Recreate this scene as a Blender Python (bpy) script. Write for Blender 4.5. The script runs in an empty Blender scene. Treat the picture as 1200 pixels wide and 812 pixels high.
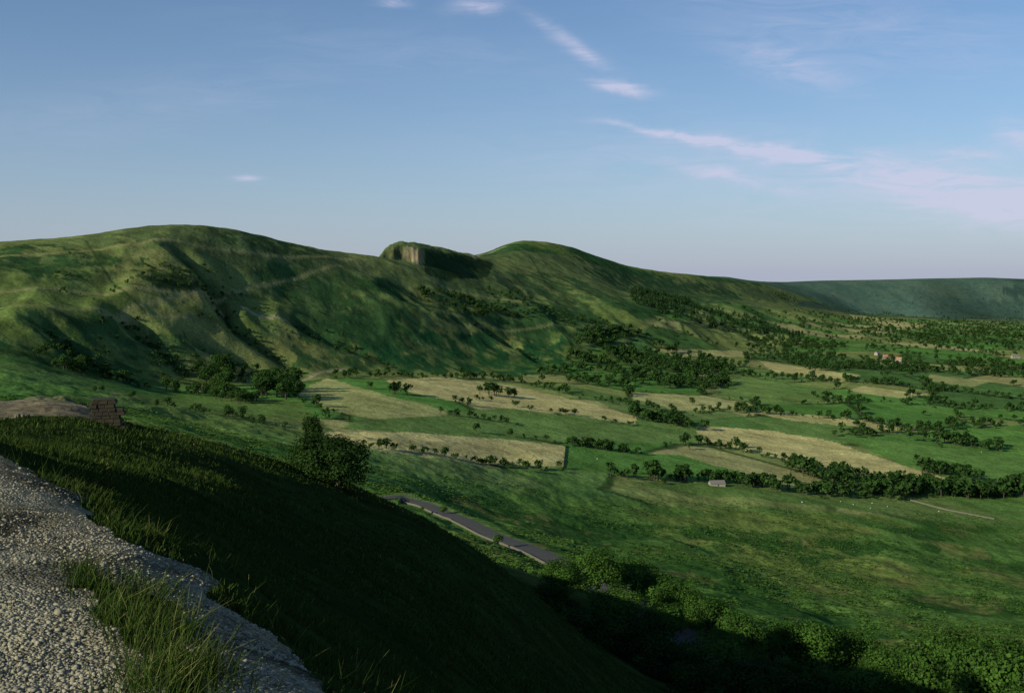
import bpy, bmesh, math, time
import numpy as np
from mathutils import Vector, Matrix
T0=time.time()
rng=np.random.default_rng(7)
scene=bpy.context.scene
FOC=1250.0; HOR=325.0      # focal length and horizon row in frame pixels, used to lay things out

# ------------------------------------------------------------------ helpers
def smooth(a,b,x):
    t=np.clip((x-a)/(b-a+1e-12),0,1); return t*t*(3-2*t)
_tab=np.random.default_rng(11).random((16,256,256))
def vnoise(x,y,seed=0):
    t=_tab[seed%16]
    xi=np.floor(x).astype(np.int64); yi=np.floor(y).astype(np.int64)
    fx=x-xi; fy=y-yi; fx=fx*fx*fx*(fx*(fx*6-15)+10); fy=fy*fy*fy*(fy*(fy*6-15)+10)
    a=t[xi&255,yi&255]; b=t[(xi+1)&255,yi&255]; c=t[xi&255,(yi+1)&255]; d=t[(xi+1)&255,(yi+1)&255]
    return (a+(b-a)*fx)*(1-fy)+(c+(d-c)*fx)*fy
def fbm(x,y,scale,octv=4,seed=0,gain=0.5):
    s=0;amp=1;tot=0;f=1.0/scale
    for i in range(octv):
        ca,sa=math.cos(0.7*i+seed),math.sin(0.7*i+seed)
        s=s+amp*vnoise((x*ca-y*sa)*f+i*17.3+seed*5.1,(x*sa+y*ca)*f+i*9.7,seed+i)
        tot+=amp;amp*=gain;f*=2.03
    return s/tot*2-1      # -1..1

def make_mesh(name,V,F,mats,matidx=None,tint=None,color=None,shade=False,extra=None,coll=True):
    V=np.asarray(V,dtype=np.float32); F=np.asarray(F,dtype=np.int32)
    me=bpy.data.meshes.new(name)
    n,k=F.shape
    me.vertices.add(len(V)); me.vertices.foreach_set('co',V.ravel())
    me.loops.add(n*k); me.loops.foreach_set('vertex_index',F.ravel())
    me.polygons.add(n)
    me.polygons.foreach_set('loop_start',np.arange(0,n*k,k,dtype=np.int32))
    try: me.polygons.foreach_set('loop_total',np.full(n,k,dtype=np.int32))
    except Exception: pass
    for m in mats: me.materials.append(m)
    if matidx is not None: me.polygons.foreach_set('material_index',np.asarray(matidx,dtype=np.int32))
    me.update(calc_edges=True)
    if shade: me.polygons.foreach_set('use_smooth',np.ones(n,dtype=bool))
    if tint is not None:
        a=me.attributes.new('tint','FLOAT','POINT'); a.data.foreach_set('value',np.asarray(tint,dtype=np.float32))
    if color is not None:
        a=me.attributes.new('Col','FLOAT_COLOR','POINT')
        c=np.ones((len(V),4),dtype=np.float32); c[:,:3]=color; a.data.foreach_set('color',c.ravel())
    if extra:
        for kx,vx in extra.items():
            a=me.attributes.new(kx,'FLOAT','POINT'); a.data.foreach_set('value',np.asarray(vx,dtype=np.float32))
    if not coll: return me
    ob=bpy.data.objects.new(name,me); scene.collection.objects.link(ob); return ob

# ------------------------------------------------------------------ terrain control data
PXG=np.arange(-1700,2901,4.0)
LD=np.linspace(math.log(1.2),math.log(16000),1500)
def gs(a,sig):
    if sig<=0: return a
    r=int(sig*3)+1; k=np.exp(-0.5*(np.arange(-r,r+1)/sig)**2); k/=k.sum()
    return np.convolve(np.pad(a,r,mode='edge'),k,mode='valid')
npx=[-900,0,100,150,250,350,480,600,750,1000,1300,2200]
nd=[1.2,4,7,12,20,35,57,80,130]
nz=[[-1.5,-1.4,-1.25,-1.1,-1.0,-1.5,-3,-5,-12],
    [-1.6,-1.65,-1.7,-1.95,-3.2,-5.6,-7.7,-9.5,-19],
    [-1.6,-1.65,-1.75,-2.3,-3.7,-5.9,-7.7,-9.6,-19.5],
    [-1.6,-1.65,-1.8,-2.6,-4.0,-6.2,-8.5,-11.4,-21],
    [-1.6,-1.65,-2.0,-3.1,-4.8,-7.1,-9.8,-12.5,-23],
    [-1.6,-1.7,-2.35,-3.7,-5.8,-8.6,-11.8,-14.4,-27],
    [-1.65,-1.9,-2.8,-4.5,-7.0,-10.5,-14.4,-17.6,-32],
    [-1.7,-2.1,-3.3,-5.5,-8.6,-13.5,-18.6,-22.5,-38.5],
    [-1.8,-2.5,-4,-6.7,-10.5,-16.5,-24.5,-31,-48],
    [-2,-3,-5,-8,-12.5,-20,-30,-38,-57],
    [-2.2,-3.3,-5.5,-9,-14,-23,-34,-43,-62],
    [-2.5,-3.6,-6,-10,-16,-25,-36,-45,-65]]
nz=np.array(nz)
rows=[]  # (d(px), z(px))
for j,d in enumerate(nd):
    rows.append((np.full(len(PXG),float(d)), gs(np.interp(PXG,npx,nz[:,j]),5)))
def far(pd,dd,pp,py,sd=12,sp=4):
    d=gs(np.interp(PXG,pd,dd),sd); y=gs(np.interp(PXG,pp,py),sp)
    rows.append((d,(HOR-y)*d/FOC)); return d
p=[-900,0,200,400,480,600,670,800,1000,1200,2200]
dROAD=far(p,[500,490,480,420,350,270,220,200,190,190,190],p,[440,482,507,560,590,637,665,720,790,810,830],3,3)
p=[-900,0,200,400,600,800,1000,1200,2200]
dC=far(p,[600,600,750,700,800,900,950,1000,1000],p,[430,464,482,525,560,572,582,592,600])
p=[-900,0,100,200,350,450,600,700,800,1000,1200,2200]
dD=far(p,[850,850,950,1050,1220,1350,1600,1750,2000,2600,3000,3000],p,[400,420,440,456,447,441,441,432,425,408,403,403])
p=[-900,0,200,400,500,600,700,800,900,1000,1200,2200]
dE=far(p,[1080,1080,1280,1560,1750,2050,2350,2800,3500,4500,5500,5500],p,[345,350,345,352,352,354,352,352,363,376,383,383])
dF=far([-900,0,200,330,448,560,600,740,900,1000,1200,2200],[1400,1400,1540,1740,2000,2350,2500,3000,4100,5000,6000,6000],
    [-900,-100,0,60,110,150,200,240,280,330,380,420,448,500,560,600,650,700,740,800,900,1000,1200,2200],
    [300,286,284,281,276,268,263,264,270,282,293,298,301,304,308,311,318,328,340,345,354,373,380,380],12,1.2)
dG=far([-900,0,200,448,560,740,900,1000,1200,2200],[2300,2400,2500,2800,3000,3600,4600,5700,6500,6500],
    [-900,330,450,500,540,560,575,590,610,640,670,700,740,780,820,870,905,950,1000,1200,2200],
    [330,335,330,318,304,299,295,288,282,284,290,301,313,319,323,329,336,350,370,377,377],12,1.2)
rows.append((dG*1.35,(HOR-gs(np.interp(PXG,[-900,600,900,950,1000,1200,2200],[350,345,345,354,366,372,372]),4))*dG*1.35/FOC))
far([-900,2200],[9800,9800],[-900,700,780,800,850,880,905,950,1000,1100,1160,1200,1400,2200],[340,338,330,323,324,329,332,329,328,326,325,327,326,330],1,2)
far([-900,2200],[15900,15900],[-900,2200],[345,345],1,1)
KD=np.log(np.array([r[0] for r in rows])); KZ=np.array([r[1] for r in rows])   # (K,NP)
def pchip(xk,yk,x):
    h=np.diff(xk); s=np.diff(yk)/h; m=np.zeros_like(yk)
    w1=2*h[1:]+h[:-1]; w2=h[1:]+2*h[:-1]
    ok=s[1:]*s[:-1]>0
    m[1:-1]=np.where(ok,(w1+w2)/(w1/np.where(ok,s[:-1],1)+w2/np.where(ok,s[1:],1)),0)
    m[0]=s[0]; m[-1]=s[-1]
    i=np.clip(np.searchsorted(xk,x)-1,0,len(xk)-2)
    t=(x-xk[i])/h[i]; t=np.clip(t,0,1)
    return ((1+2*t)*(1-t)**2*yk[i]+t*(1-t)**2*h[i]*m[i]+t*t*(3-2*t)*yk[i+1]+t*t*(t-1)*h[i]*m[i+1])
TB=np.array([pchip(KD[:,i],KZ[:,i],LD) for i in range(len(PXG))])   # (NP,NL)

TMAX=math.radians(60)
def polar(x,y):
    x=np.asarray(x,float); y=np.asarray(y,float)
    th=np.arctan2(x,y); r=np.hypot(x,y); tc=np.clip(th,-TMAX,TMAX)
    return 600+FOC*np.tan(tc), np.maximum(r*np.cos(tc),1.2)
def rowd(px,arr): return np.interp(px,PXG,arr)
def cragW(px): return rowd(px,dF)+np.interp(px,[440,452,462,480,490,505,530,580],[0,-5,-25,-62,-85,-60,-30,0])
def crag(px,d):
    """gritstone crag (Back Tor) standing on the ridge, a bastion with a broken face"""
    Fd=rowd(px,dF); x=(px-600)/FOC*d
    k=px+5.0*fbm(x,d,30,4,3)
    e=np.interp(k,[444,450,455,462,470,485,500,520,545,562,582],[0,8,14,18,20,19.5,18,15,9,4,0])
    e=e*(1+0.08*fbm(x,d,14,3,6))
    W=cragW(px)+26*fbm(x,d*0.2,22,4,5)
    fr=45+110*smooth(490,550,px)
    g=smooth(W-fr,W,d)*(0.80+0.20*smooth(W,Fd,d))*(1-smooth(Fd+60,Fd+260,d))
    return e*Fd/FOC*g
def base_h(px,d):
    a=np.clip((px-PXG[0])/4.0,0,len(PXG)-1.001); b=np.clip((np.log(d)-LD[0])/(LD[1]-LD[0]),0,len(LD)-1.001)
    i=a.astype(int); j=b.astype(int); fa=a-i; fb=b-j
    z=(TB[i,j]*(1-fa)+TB[i+1,j]*fa)*(1-fb)+(TB[i,j+1]*(1-fa)+TB[i+1,j+1]*fa)*fb
    m=(px>440)&(px<590)&(d>1500)&(d<3200)
    if m.any(): z[m]+=crag(px[m],d[m])
    return z

def sight(px,py,dmin=2.0):
    """ground point met by the camera ray through a given frame pixel"""
    d=np.exp(LD); z=base_h(np.full(len(LD),float(px)),d); yy=HOR-FOC*z/d
    ok=(d>dmin)&(yy<=py)
    if not ok.any(): i=int(np.argmin(np.where(d>dmin,yy,1e9)))
    else: i=int(np.argmax(ok))
    dd=d[i]
    if i>0 and ok.any() and yy[i-1]>py:
        t=(yy[i-1]-py)/(yy[i-1]-yy[i]); dd=d[i-1]*(1-t)+d[i]*t
    return np.array([(px-600)/FOC*dd,dd])
def sightpoly(pts,dmin=2.0,sub=6):
    out=[]
    pts=[np.array(q,float) for q in pts]
    for a,b in zip(pts,pts[1:]+[pts[0]]):
        for k in range(sub):
            q=a+(b-a)*k/sub; out.append(sight(q[0],q[1],dmin))
    return np.array(out)
def sightline(pts,dmin=2.0,sub=6):
    out=[]
    pts=[np.array(q,float) for q in pts]
    for a,b in zip(pts,pts[1:]):
        for k in range(sub):
            q=a+(b-a)*k/sub; out.append(sight(q[0],q[1],dmin))
    out.append(sight(*pts[-1],dmin)); return np.array(out)
def inpoly(x,y,P):
    res=np.zeros(x.shape,bool)
    bb=(x>=P[:,0].min())&(x<=P[:,0].max())&(y>=P[:,1].min())&(y<=P[:,1].max())
    idx=np.nonzero(bb)[0]; xs=x[idx]; ys=y[idx]; c=np.zeros(len(idx),bool)
    n=len(P)
    for i in range(n):
        x1,y1=P[i]; x2,y2=P[(i+1)%n]
        if y1==y2: continue
        cond=((y1>ys)!=(y2>ys))&(xs<(x2-x1)*(ys-y1)/(y2-y1)+x1)
        c^=cond
    res[idx]=c; return res
def linedist(x,y,L,R):
    D=np.full(x.shape,1e9); Tn=np.zeros(x.shape)
    bb=(x>L[:,0].min()-R)&(x<L[:,0].max()+R)&(y>L[:,1].min()-R)&(y<L[:,1].max()+R)
    idx=np.nonzero(bb)[0]
    if len(idx)==0: return D,Tn
    xs=x[idx];ys=y[idx];dd=D[idx];tt=Tn[idx]
    for i in range(len(L)-1):
        a=L[i];b=L[i+1];ab=b-a;l2=(ab**2).sum()+1e-9
        t=np.clip(((xs-a[0])*ab[0]+(ys-a[1])*ab[1])/l2,0,1)
        q=np.hypot(xs-a[0]-t*ab[0],ys-a[1]-t*ab[1])
        m=q<dd; dd=np.where(m,q,dd); tt=np.where(m,i+t,tt)
    D[idx]=dd;Tn[idx]=tt; return D,Tn
# stream gullies cut in the hill
GUL=[sightline(g,300,4) for g in ([(255,352),(285,385),(335,422),(350,440)],[(150,372),(190,405),(215,432)],[(350,372),(400,400),(470,432)],[(60,385),(90,410),(120,430)],[(560,372),(600,400),(640,425)],[(215,300),(245,325),(262,350)],[(235,398),(262,412),(300,428)])]

def relief(x,y,px,d):
    D=rowd(px,dD);F=rowd(px,dF);G=rowd(px,dG)
    hill=smooth(D*0.97,D*1.18,d)*(1-smooth(900,1010,px)*0.7)
    sky=smooth(F*0.86,F*0.97,d)
    farr=smooth(6000,8000,d)
    out=np.zeros_like(x)
    n1=fbm(x,y*0.45+x*0.25,210,4,1); rid=1-2*np.abs(n1)
    n2=fbm(x*0.45,y,150,4,5)
    amp=hill*(1-0.84*sky)*(1-farr)
    out+=amp*(11*(rid-0.55)+7*n2+5.5*fbm(x,y*0.6,65,4,3))
    out+=hill*(1-farr)*1.5*fbm(x,y,26,4,9)
    wob=10*fbm(x,y,40,2,6)
    for g in GUL:
        q,_=linedist(x+wob,y,g,70); out-=np.where(q<60,9*np.exp(-(q/16)**2)-3*np.exp(-((q-32)/14)**2),0)*hill
    out+=farr*(30*fbm(x*1.0,y*0.4,520,5,4))*(1-0.8*smooth(9000,9600,d))
    val=smooth(500,900,d)*(1-hill)*(1-farr)
    out+=val*3.5*fbm(x,y,240,4,6)
    mid=smooth(140,260,d)*(1-smooth(700,1000,d))
    out+=mid*(5.0*fbm(x,y*0.8,85,3,7)+2.6*fbm(x,y,26,3,8)+0.8*fbm(x,y,7,3,10))
    near=(1-smooth(130,220,d))*smooth(9,30,d)
    out+=near*(0.50*fbm(x,y,14,3,2)+0.22*fbm(x,y,3.2,3,12))
    nn=1-smooth(9,20,d)
    out+=nn*(0.08*fbm(x,y,1.3,4,13))
    return out
# road carved as a shelf
ROAD=sightline([(472,587),(500,596),(540,612),(600,637),(672,666)],120,5)
last=ROAD[-1]; ROAD=np.vstack([ROAD,last+np.array([6,-18]),last+np.array([14,-40]),last+np.array([24,-62])])
ROAD=np.vstack([[((405-600)/FOC*338,338.0)],[((440-600)/FOC*346,346.0)],ROAD])
def h0(x,y):
    px,d=polar(x,y); return base_h(px,d)+relief(x,y,px,d)
RZ=gs(h0(ROAD[:,0],ROAD[:,1]),2.0)
LAY=np.array([((a-600)/FOC*b,b) for a,b in [(-200,54),(0,55),(100,56),(132,57),(112,72),(90,82),(0,83),(-200,84)]])
def H(x,y):
    x=np.atleast_1d(np.asarray(x,float)); y=np.atleast_1d(np.asarray(y,float))
    z=h0(x,y)
    Dd,t=linedist(x,y,ROAD,16)
    w=1-smooth(3.6,12,Dd)
    zc=np.interp(t,np.arange(len(RZ)),RZ)
    return z*(1-w)+(zc-0.05)*w
def Hs(x,y): return float(H([x],[y])[0])

# ------------------------------------------------------------------ materials
def newmat(name):
    m=bpy.data.materials.new(name); m.use_nodes=True; nt=m.node_tree; nt.nodes.clear()
    return m,nt,nt.nodes,nt.links
def mat_simple(name,col,rough=0.9,noise=0.25,scale=3.0,bump=0.0):
    m,nt,N,L=newmat(name)
    o=N.new('ShaderNodeOutputMaterial'); b=N.new('ShaderNodeBsdfPrincipled'); b.inputs['Roughness'].default_value=rough
    b.inputs['Specular IOR Level'].default_value=0.15
    g=N.new('ShaderNodeNewGeometry'); n=N.new('ShaderNodeTexNoise'); n.inputs['Scale'].default_value=scale; n.inputs['Detail'].default_value=6
    L.new(g.outputs['Position'],n.inputs['Vector'])
    r=N.new('ShaderNodeMapRange'); r.inputs[3].default_value=1-noise*1.6; r.inputs[4].default_value=1+noise*1.6
    L.new(n.outputs['Fac'],r.inputs[0])
    v=N.new('ShaderNodeVectorMath'); v.operation='SCALE'; v.inputs[0].default_value=col; L.new(r.outputs[0],v.inputs['Scale'])
    L.new(v.outputs[0],b.inputs['Base Color'])
    if bump>0:
        bp=N.new('ShaderNodeBump'); bp.inputs['Strength'].default_value=bump; bp.inputs['Distance'].default_value=0.05
        L.new(n.outputs['Fac'],bp.inputs['Height']); L.new(bp.outputs[0],b.inputs['Normal'])
    L.new(b.outputs[0],o.inputs[0]); return m
def mat_leaf(name,dark,light,trans=0.25,tipcol=None):
    m,nt,N,L=newmat(name)
    o=N.new('ShaderNodeOutputMaterial'); at=N.new('ShaderNodeAttribute'); at.attribute_name='tint'
    r=N.new('ShaderNodeValToRGB'); e=r.color_ramp.elements
    e[0].color=(*dark,1); e[1].color=(*light,1)
    if tipcol is not None:
        e[1].position=0.75; k=e.new(1.0); k.color=(*tipcol,1)
    L.new(at.outputs['Fac'],r.inputs[0])
    d=N.new('ShaderNodeBsdfDiffuse'); t=N.new('ShaderNodeBsdfTranslucent'); mx=N.new('ShaderNodeMixShader'); mx.inputs[0].default_value=trans
    L.new(r.outputs[0],d.inputs[0]); L.new(r.outputs[0],t.inputs[0]); L.new(d.outputs[0],mx.inputs[1]); L.new(t.outputs[0],mx.inputs[2])
    L.new(mx.outputs[0],o.inputs[0]); return m
def mat_terrain():
    m,nt,N,L=newmat('terrain_ground')
    o=N.new('ShaderNodeOutputMaterial'); d=N.new('ShaderNodeBsdfDiffuse'); at=N.new('ShaderNodeAttribute'); at.attribute_name='Col'
    gr=N.new('ShaderNodeAttribute'); gr.attribute_name='gravel'
    g=N.new('ShaderNodeNewGeometry')
    def noise(s,det=5,rough=0.6):
        n=N.new('ShaderNodeTexNoise'); n.inputs['Scale'].default_value=s; n.inputs['Detail'].default_value=det; n.inputs['Roughness'].default_value=rough
        L.new(g.outputs['Position'],n.inputs['Vector']); return n
    n1=noise(0.35,6,0.7); n2=noise(0.03,6,0.65); n3=noise(6,4,0.65)
    def mr(src,a,b,lo=0.25,hi=0.75):
        r=N.new('ShaderNodeMapRange'); r.inputs[1].default_value=lo; r.inputs[2].default_value=hi
        r.inputs[3].default_value=a; r.inputs[4].default_value=b; L.new(src,r.inputs[0]); return r.outputs[0]
    def mul(a,b):
        x=N.new('ShaderNodeMath'); x.operation='MULTIPLY'; L.new(a,x.inputs[0]); L.new(b,x.inputs[1]); return x.outputs[0]
    f=mul(mul(mr(n1.outputs['Fac'],0.45,1.55),mr(n2.outputs['Fac'],0.65,1.35)),mr(n3.outputs['Fac'],0.75,1.25))
    v=N.new('ShaderNodeVectorMath'); v.operation='SCALE'; L.new(at.outputs['Color'],v.inputs[0]); L.new(f,v.inputs['Scale'])
    # gravel
    vo=N.new('ShaderNodeTexVoronoi'); vo.inputs['Scale'].default_value=60; L.new(g.outputs['Position'],vo.inputs['Vector'])
    vr=N.new('ShaderNodeValToRGB'); vr.color_ramp.elements[0].color=(0.10,0.088,0.055,1); vr.color_ramp.elements[1].color=(0.37,0.335,0.225,1)
    sx=N.new('ShaderNodeSeparateColor'); L.new(vo.outputs['Color'],sx.inputs[0]); L.new(sx.outputs[0],vr.inputs[0])
    n4=noise(0.9,6,0.65); vs=N.new('ShaderNodeVectorMath'); vs.operation='SCALE'; L.new(vr.outputs[0],vs.inputs[0]); L.new(mr(n4.outputs['Fac'],0.25,1.3,0.38,0.60),vs.inputs['Scale'])
    mx=N.new('ShaderNodeMix'); mx.data_type='RGBA'; L.new(gr.outputs['Fac'],mx.inputs[0]); L.new(v.outputs[0],mx.inputs[6]); L.new(vs.outputs[0],mx.inputs[7])
    L.new(mx.outputs[2],d.inputs[0])
    b0=N.new('ShaderNodeBump'); b0.inputs['Strength'].default_value=0.6; b0.inputs['Distance'].default_value=6.0; L.new(n2.outputs['Fac'],b0.inputs['Height'])
    b1=N.new('ShaderNodeBump'); b1.inputs['Strength'].default_value=0.7; b1.inputs['Distance'].default_value=0.7; L.new(n1.outputs['Fac'],b1.inputs['Height'])
    L.new(b0.outputs[0],b1.inputs['Normal'])
    b2=N.new('ShaderNodeBump'); b2.inputs['Distance'].default_value=0.015; L.new(gr.outputs['Fac'],b2.inputs['Strength'])
    b2.invert=True; L.new(vo.outputs['Distance'],b2.inputs['Height']); L.new(b1.outputs[0],b2.inputs['Normal'])
    L.new(b2.outputs[0],d.inputs['Normal'])
    L.new(d.outputs[0],o.inputs[0]); return m
M_TER=mat_terrain()
M_BARK=mat_simple('bark',(0.06,0.05,0.04),0.95,0.3,4)
M_LEAF=mat_leaf('leaves',(0.012,0.034,0.010),(0.055,0.115,0.027),0.22)
M_LEAFN=mat_leaf('leaves_near',(0.012,0.034,0.008),(0.078,0.165,0.028),0.2)
M_HAW_SHADE=mat_leaf('hawthorn_shade_leaves',(0.008,0.020,0.006),(0.032,0.068,0.016),0.12)  # leaf colour darkened so the trees look shaded
M_CONI=mat_leaf('conifer_needles',(0.010,0.028,0.010),(0.032,0.070,0.020),0.1)
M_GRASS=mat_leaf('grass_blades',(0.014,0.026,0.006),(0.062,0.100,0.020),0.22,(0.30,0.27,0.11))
M_BRACK=mat_leaf('bracken_fronds',(0.028,0.078,0.014),(0.095,0.175,0.034),0.25)
M_STONE=mat_simple('gritstone',(0.13,0.12,0.09),0.95,0.4,5,0.5)
M_PEB=mat_simple('limestone_chippings',(0.27,0.25,0.18),0.95,0.45,14)
M_ASPH=mat_simple('asphalt',(0.070,0.068,0.062),0.9,0.2,1.5)
M_WALL=mat_simple('house_stone',(0.30,0.27,0.21),0.9,0.2,2)
M_SLATE=mat_simple('roof_slate',(0.16,0.15,0.14),0.8,0.2,2)
M_TILE=mat_simple('roof_tile',(0.38,0.20,0.12),0.8,0.2,2)
M_GLASS=mat_simple('window_glass',(0.03,0.035,0.04),0.2,0.1,2)
M_DOOR=mat_simple('door_paint',(0.10,0.06,0.04),0.6,0.1,2)
M_WOOL=mat_simple('wool',(0.65,0.62,0.55),1,0.1,5)
M_FACE=mat_simple('sheep_face',(0.06,0.055,0.05),1,0.1,5)

# ------------------------------------------------------------------ terrain sheet
p_in=np.arange(-140,1341,1.3); th_in=np.arctan((p_in-600)/FOC)
thL=np.linspace(-math.pi,th_in[0],90,endpoint=False); thR=np.linspace(th_in[-1],math.pi,91)[1:-1]
TH=np.concatenate([thL,th_in,thR])
R=[1.2]
while R[-1]<130: R.append(R[-1]*1.012)
while R[-1]<6200: R.append(R[-1]*1.0048)
while R[-1]<15800: R.append(R[-1]*1.01)
R=np.array(R); NT=len(TH); NR=len(R)
RR,TT=np.meshgrid(R,TH,indexing='ij')
X=(RR*np.sin(TT)).ravel(); Y=(RR*np.cos(TT)).ravel()
PX,DD=polar(X,Y)
Z=H(X,Y)
print('terrain verts',len(X),time.time()-T0)

# --- colours
def mixc(c,col,w): return c*(1-w[:,None])+np.array(col)[None,:]*w[:,None]
Drow=rowd(PX,dD);Erow=rowd(PX,dE);Frow=rowd(PX,dF);Crow=rowd(PX,dC)
VT_p=[-900,0,350,600,700,800,900,1000,1200,2200]; VT_d=[850,850,1220,1650,1850,2600,3600,5000,6300,6300]
def valleymask(px,d): return smooth(0.90,0.95,d/rowd(px,dC))*(1-smooth(0.97,1.03,d/np.interp(px,VT_p,VT_d)))
C=np.tile(np.array([0.076,0.150,0.034]),(len(X),1))
nA=fbm(X,Y,120,5,2); nB=fbm(X,Y,35,4,6); nC=fbm(X,Y,9,4,3); nD=fbm(X,Y,22,4,7)
# mid slope / rough pasture with bracken
C=mixc(C,(0.145,0.180,0.045),smooth(0.0,0.4,nA+nB*0.6)*0.65)
C=mixc(C,(0.030,0.082,0.018),smooth(0.0,0.25,-nA+nB*0.7)*0.9)
C=mixc(C,(0.18,0.16,0.06),smooth(0.25,0.5,nC*0.7+nB)*0.4)
# hills
hill=smooth(0.97,1.1,DD/Drow)
hc=np.tile(np.array([0.106,0.156,0.042]),(len(X),1))
nh=fbm(X,Y,260,5,8); nh2=fbm(X,Y*0.5,90,5,4)
hc=mixc(hc,(0.180,0.195,0.064),smooth(0.0,0.4,nh+0.5*nh2)*0.8)
hc=mixc(hc,(0.030,0.080,0.026),smooth(0.02,0.16,-nh+0.7*nh2+0.25*nC)*0.92)
hc=mixc(hc,(0.18,0.19,0.08),smooth(0.75,0.95,DD/Frow)*0.35*(DD<1.1*Frow))
wob=10*fbm(X,Y,40,2,6)
for g in GUL:
    q,_=linedist(X+wob,Y,g,50); hc=mixc(hc,(0.024,0.056,0.018),np.where(q<45,np.exp(-(q/11)**2),0)*0.75)
hc*=(1+0.38*fbm(X,Y,16,4,11)+0.2*nB)[:,None]
C=C*(1-hill[:,None])+hc*hill[:,None]
# valley field mosaic
def fields(x,y,cs=150.0):
    wx=x+40*fbm(x,y,400,2,3); wy=y+40*fbm(x,y,420,2,5)
    ca,sa=math.cos(0.5),math.sin(0.5); u=(wx*ca-wy*sa)/(cs*1.35); v=(wx*sa+wy*ca)/cs
    iu=np.floor(u).astype(int); iv=np.floor(v).astype(int)
    f1=np.full(x.shape,1e9);f2=f1.copy();i1=np.zeros(x.shape,int);i2=i1.copy()
    for a in (-1,0,1):
        for b in (-1,0,1):
            cu=iu+a;cv=iv+b
            jx=_tab[3][cu&255,cv&255];jy=_tab[4][cu&255,cv&255]
            dx=(cu+0.5+(jx-0.5)*0.75-u)*1.35;dy=cv+0.5+(jy-0.5)*0.75-v
            q=np.hypot(dx,dy); idd=(cu&255)*256+(cv&255)
            m=q<f1; f2=np.where(m,f1,np.minimum(f2,q)); i2=np.where(m,i1,np.where((q<=f2)&~m,idd,i2))
            i1=np.where(m,idd,i1); f1=np.where(m,q,f1)
    return i1,(f2-f1)*cs*0.5,i2
vm=valleymask(PX,DD); idx=np.nonzero(vm>0.01)[0]
fid,fe,_=fields(X[idx],Y[idx])
r1=_tab[5].ravel()[fid]; r2=_tab[6].ravel()[fid]
fc=np.tile(np.array([0.112,0.190,0.052]),(len(idx),1))
fc=mixc(fc,(0.088,0.200,0.044),(r1<0.25).astype(float))
fc=mixc(fc,(0.165,0.205,0.064),((r1>0.25)&(r1<0.5)).astype(float))
fc=mixc(fc,(0.066,0.135,0.038),((r1>0.5)&(r1<0.68)).astype(float))
fc=mixc(fc,(0.33,0.31,0.13),((r1>0.86)).astype(float)*0.8)
fc=mixc(fc,(0.22,0.240,0.085),((r1>0.78)&(r1<0.86)).astype(float))
fc*= (0.85+0.3*r2)[:,None]
fc=mixc(fc,(0.026,0.058,0.018),(1-smooth(2,6,fe))*0.85)
fc*= (1+0.15*nB[idx]+0.12*nA[idx]+0.10*nC[idx])[:,None]
C[idx]=C[idx]*(1-vm[idx])[:,None]+fc*vm[idx][:,None]
# patches laid out in frame pixels: (outline, colour, weight, stripe)
FP=[]
def patch(pts,col,w=1.0,stripe=0.0,dmin=140,soft=False,avoid=True):
    P=sightpoly(pts,dmin); FP.append((P,avoid))
    m=inpoly(X+ (4*nC if not soft else 45*nB+20*nD),Y+(6*nC if not soft else 65*nA+35*nD),P); ii=np.nonzero(m)[0]
    if len(ii)==0: return
    a=np.array(col)[None,:]*(1+0.16*nB[ii]+0.12*nC[ii]+0.12*nA[ii])[:,None]
    if stripe>0:
        e=P[len(P)//4]-P[0]; e=e/np.linalg.norm(e); s=(X[ii]*e[1]-Y[ii]*e[0])
        a=a*(1+stripe*np.sign(np.sin(s/11.0+0.6*nA[ii]))*0.5+stripe*0.6*fbm(s,s*0,9,2,4))[:,None]
    ww=np.full(len(ii),w)
    if soft: ww=w*smooth(-0.4,0.0,nD[ii]+0.4*nC[ii])
    C[ii]=C[ii]*(1-ww)[:,None]+a*ww[:,None]
STRAW=(0.44,0.395,0.165)
G1=(0.094,0.205,0.044);G2=(0.122,0.200,0.055);G3=(0.080,0.160,0.042)
patch([(0,416),(60,424),(165,458),(112,469),(-120,467),(-120,408)],(0.070,0.150,0.036),0.9)
patch([(165,460),(350,470),(395,503),(340,510),(200,492),(130,470)],(0.105,0.160,0.042),0.8)
patch([(395,518),(450,532),(560,546),(664,556),(700,575),(560,580),(440,565),(380,540)],G3,0.8,avoid=False)
patch([(420,487),(600,480),(745,500),(812,500),(815,518),(660,520),(560,508),(400,500)],G2)
patch([(640,524),(800,534),(880,556),(860,566),(745,560),(664,551)],G1)
patch([(600,446),(690,455),(800,480),(850,478),(950,520),(880,505),(750,492),(700,470)],G3,0.8)
patch([(985,512),(1200,498),(1260,500),(1260,556),(1130,566),(1060,545)],G1,0.9)
patch([(860,566),(1100,572),(1260,588),(1260,640),(1120,612),(980,596),(800,578),(740,566)],(0.090,0.165,0.040),0.85)
patch([(850,440),(960,452),(1000,470),(900,474),(840,462)],G2,0.9)
patch([(1010,470),(1200,480),(1260,486),(1260,494),(1100,490)],G1,0.9)
patch([(352,457),(385,444),(445,462),(522,480),(525,486),(440,489),(392,481),(350,463)],(0.34,0.34,0.13),0.85,0.08)
patch([(452,447),(520,443),(600,452),(700,474),(748,488),(745,497),(640,484),(560,477),(485,462)],STRAW,0.95,0.08)
patch([(385,503),(470,504),(560,512),(663,524),(660,550),(560,540),(450,528),(395,516)],STRAW,1.0,0.14)
patch([(815,498),(900,503),(980,518),(1060,545),(1110,562),(1060,563),(960,547),(870,525),(820,515)],STRAW,0.95,0.08)
patch([(855,477),(1000,489),(1085,500),(1060,504),(930,492)],STRAW,0.8,0.05)
patch([(765,408),(870,412),(880,420),(790,418)],STRAW,0.6)
patch([(890,424),(1010,440),(985,447),(905,436)],STRAW,0.8)
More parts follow.
